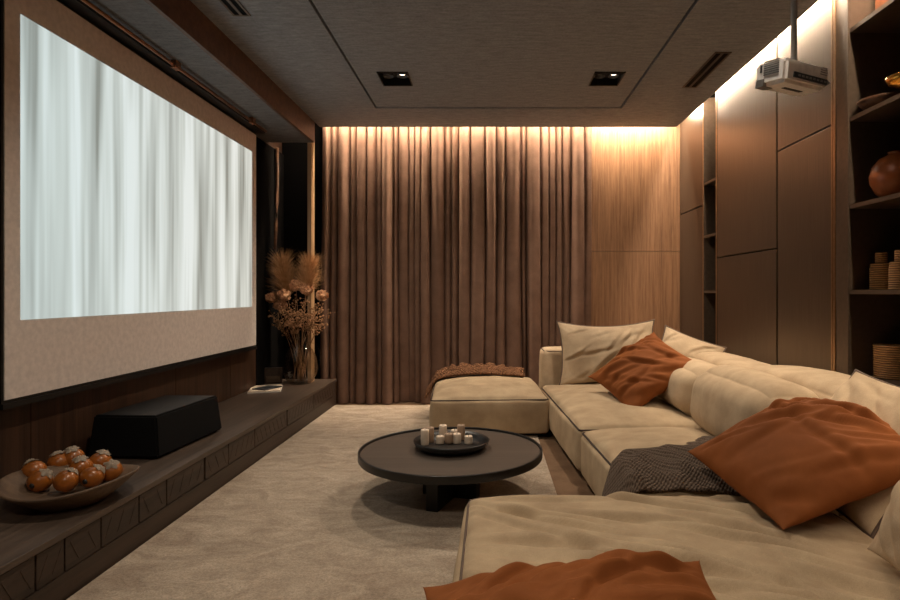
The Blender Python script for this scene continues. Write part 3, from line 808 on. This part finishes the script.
# the back unit behind the near chaise
t = thing('sofa_module', 'near beige sofa back unit at the right edge behind the foreground cushions', 'sofa', (1.52, 1.45, 0))
link('plinth', B(-.25, .25, -.66, .66, 0, .05), M['plinth'], t)
link('seat_cushion', softbox(.28, 1.44, .22, .04, 24, .02, .01, None, 61), M['sofa'], t, True, (-.145, 0, .035))
link('backrest', softbox(.26, 1.44, .50, .07, 26, .03, .02, None, 62), M['sofa_back'], t, True, (.20, 0, .035))

# ------------------------------------------------------------------ cushions
# big beige cushion against the far end
pillow('cushion', 'large beige cushion with dark piping standing at the far end of the sofa', .82, .54, .22, M['sofa_back'],
       frame((.975, 4.83, .585), (1, -.04, .02), (-.03, .22, 1)), M['piping_grey'], 3, (.5, 3.2, 1.2, .026), pinch=.10, sag=.05)
pillow('cushion', 'small beige piped cushion tilted in the sofa corner behind the rust cushion', .46, .40, .14, M['sofa_back'],
       frame((1.455, 4.30, .585), (.88, -.35, -.34), (.2, .35, .85)), M['piping_grey'], 8, (.4, 4, 1.4, .014), pinch=.10)
pillow('cushion', 'rust velvet cushion leaning on the far sofa seat beside the big beige cushion', .60, .58, .24, M['rust'],
       frame((1.045, 3.97, .545), (.8, .1, .52), (-.44, .86, .22)), None, 5, (-.6, 7, 1.6, .016), pinch=.12, n=84, ncr=26, cam_=.012)
pillow('cushion', 'large beige cushion behind the big rust cushion beside the open shelves', .54, .54, .20, M['sofa_back'],
       frame((1.35, 2.10, .535), (.88, 0, 1.10), (-.12, 1.40, .10)), M['piping_grey'], 12, (.9, 4, 1.2, .022), pinch=.08)
pillow('cushion', 'large rust velvet cushion in the right foreground', .60, .58, .27, M['rust'],
       frame((1.108, 2.045, .512), (.85, .1, .3), (-.25, .93, .1)), None, 15, (-.65, 6.5, 1.2, .016), pinch=.05, n=96, ncr=34, cam_=.012)
pillow('cushion', 'grey-beige cushion cut off by the right edge of the picture', .46, .42, .16, M['sofa_back'],
       frame((1.13, 1.39, .56), (.5, -.1, .86), (.2, .95, .07)), None, 22, (.4, 4, 1.4, .014), pinch=.08)
pillow('cushion', 'rust velvet cushion at the bottom edge of the picture on the near chaise', .64, .50, .20, M['rust'],
       frame((.175, 1.08, .412), (.985, .03, .08), (-.03, .97, .10)), None, 26, (.3, 6, 1.2, .018), pinch=.09, n=96, ncr=34, cam_=.012)

# ------------------------------------------------------------------ throws
def cloth_grid(name, label, P, nu, nv, mat, thick):
    bm = bmesh.new(); vs = [[bm.verts.new(P(i/nu, j/nv)) for j in range(nv+1)] for i in range(nu+1)]
    for i in range(nu):
        for j in range(nv): bm.faces.new((vs[i][j], vs[i+1][j], vs[i+1][j+1], vs[i][j+1]))
    o = link(name, bm, mat, None, True); m = o.modifiers.new('thickness', 'SOLIDIFY'); m.thickness = thick; m.offset = 1
    return tag(o, label, 'throw blanket')
def P_grey(u, v):
    x = .47+.72*u; y0, y1 = 2.20+.04*math.sin(u*5), 2.40+.54*u**.55+.03*math.sin(u*9)
    y = y0+(y1-y0)*v
    edge = min(u*1.5, 1-u, v, 1-v)*2
    z = .335 + .055*math.sin(PI*min(1, v*1.05))*(.4+u*.9) + .016*(1-abs(fbm(x*5, y*5, 1))*2.5)
    z += .010*math.sin((x*.55+y*.85)*60+1.5*fbm(x*3, y*3, 2))*min(1, edge*3)
    if u < .12: z -= (.12-u)/.12*.16
    z -= .03*max(0, 1-v*8) + .025*max(0, 1-(1-v)*8) + .03*max(0, 1-(1-u)*7)
    return (x + (.03*math.sin(v*13) if u < .9 else 0)*u*.5, y, z)
cloth_grid('knit_throw', 'dark taupe knitted throw heaped over the edge of the middle sofa seat', P_grey, 110, 70, M['knit_grey'], .014)
def P_brown(u, v):
    x = -.54+.84*u; y = 4.86+.46*v + .05*math.sin(u*6)*(1-v)+.20*u*(1-v)
    px, py = (x+.06)/.445, (y-4.81)/.55
    base = .300+.075*max(0, (1-min(1, px*px))*(1-min(1, py*py)))**.6
    z = base + .012 + .055*math.sin(PI*v)**.8*(.45+.55*math.sin(PI*min(1, u*1.1)))*(.8+.4*fbm(x*6, y*6, 3)) + (.030*(1-abs(fbm(x*9+2, y*11, 4))*3) + .012*math.sin(x*40+y*30+4*fbm(x*5, y*5, 4)))*math.sin(PI*v)**.6
    if u < .1: z -= (.1-u)/.1*.12
    return (x, y, z)
cloth_grid('knit_throw', 'rusty brown knitted throw heaped along the back of the far chaise', P_brown, 100, 50, M['knit_brown'], .016)

# ------------------------------------------------------------------ projector
PP = Vector((1.295, 2.50, 1.957))
t = thing('projector', 'white ceiling projector hanging on a grey pole', 'projector', PP, (math.radians(6), 0, math.radians(27)))
w2, d2, h = .143, .078, .095
bm = bmesh.new(); bmesh.ops.create_cube(bm, size=1, matrix=Matrix.Translation((0, 0, h/2)) @ Matrix.Diagonal((2*w2, 2*d2, h, 1)))
for v in bm.verts:
    if v.co.z < .01: v.co.x *= .93; v.co.y *= .92
bmesh.ops.bevel(bm, geom=bm.edges[:], offset=.014, segments=4, affect='EDGES')
body = link('body', bm, M['white'], t, True)
body.modifiers.new('edge', 'EDGE_SPLIT').split_angle = math.radians(35)
# port strip on the long side towards the room, grille on the short side, lens window
link('port_strip', B(-w2*.62, w2*.90, -d2-.001, -d2+.012, .022, .044), M['dark_grey'], t)
bm = bmesh.new()
for k in range(9): box(bm, -w2*.45+k*.024, -w2*.45+k*.024+.014, -d2-.003, -d2-.001, .029, .037)
link('port', bm, M['grey'], t)
bm = bmesh.new()
for k in range(7): box(bm, -w2-.001, -w2+.006, -d2*.55, d2*.35, .040+k*.0088, .0445+k*.0088)
link('grille', bm, M['grey'], t)
link('sensor', B(-w2-.001, -w2+.006, d2*.48, d2*.58, .055, .085), M['dark_grey'], t)
lw = B(-w2*.99, -w2*.55, d2*.35, d2*.86, -.004, .028, bev=.003)
link('lens_window', lw, M['grey'], t)
link('label_plate', B(-w2*.35, w2*.45, -d2*.15, d2*.08, -.002, .002), M['black'], t)
link('vent_lines', (lambda b: [box(b, w2*.55, w2*.85, -d2-.0005, -d2+.004, .060+k*.009, .063+k*.009) for k in range(4)] and b)(bmesh.new()), M['grey'], t)
link('mount_plate', lathe([(0, h), (.035, h), (.035, h+.012), (0, h+.012)], 24), M['white'], t, True)
upl = Euler((math.radians(6), 0, 0)).to_matrix().inverted() @ Vector((0, 0, 1))
q0 = Vector((-.02, -.02, h+.005))
link('pole', tube(bmesh.new(), [q0, q0+upl*(HC-PP.z-h+.02)], .0125, 14), M['grey'], t, True)

# ------------------------------------------------------------------ camera, world
cam = bpy.data.cameras.new('camera'); co = bpy.data.objects.new('camera', cam); COL.objects.link(co)
co.location = (0, 0, CZ); co.rotation_euler = (PI/2, 0, 0)
cam.sensor_width = 36; cam.lens = F/900*36; cam.shift_x = -(CX-450)/900; cam.shift_y = (CY-300)/900; cam.clip_start = .02
scene.camera = co
w = bpy.data.worlds.new('world'); scene.world = w; w.use_nodes = True
w.node_tree.nodes['Background'].inputs[0].default_value = (.5, .4, .3, 1); w.node_tree.nodes['Background'].inputs[1].default_value = .1
vs = scene.view_settings
vs.view_transform = 'Standard'; vs.look = 'None'; vs.exposure = .12; vs.gamma = 1; vs.use_curve_mapping = False
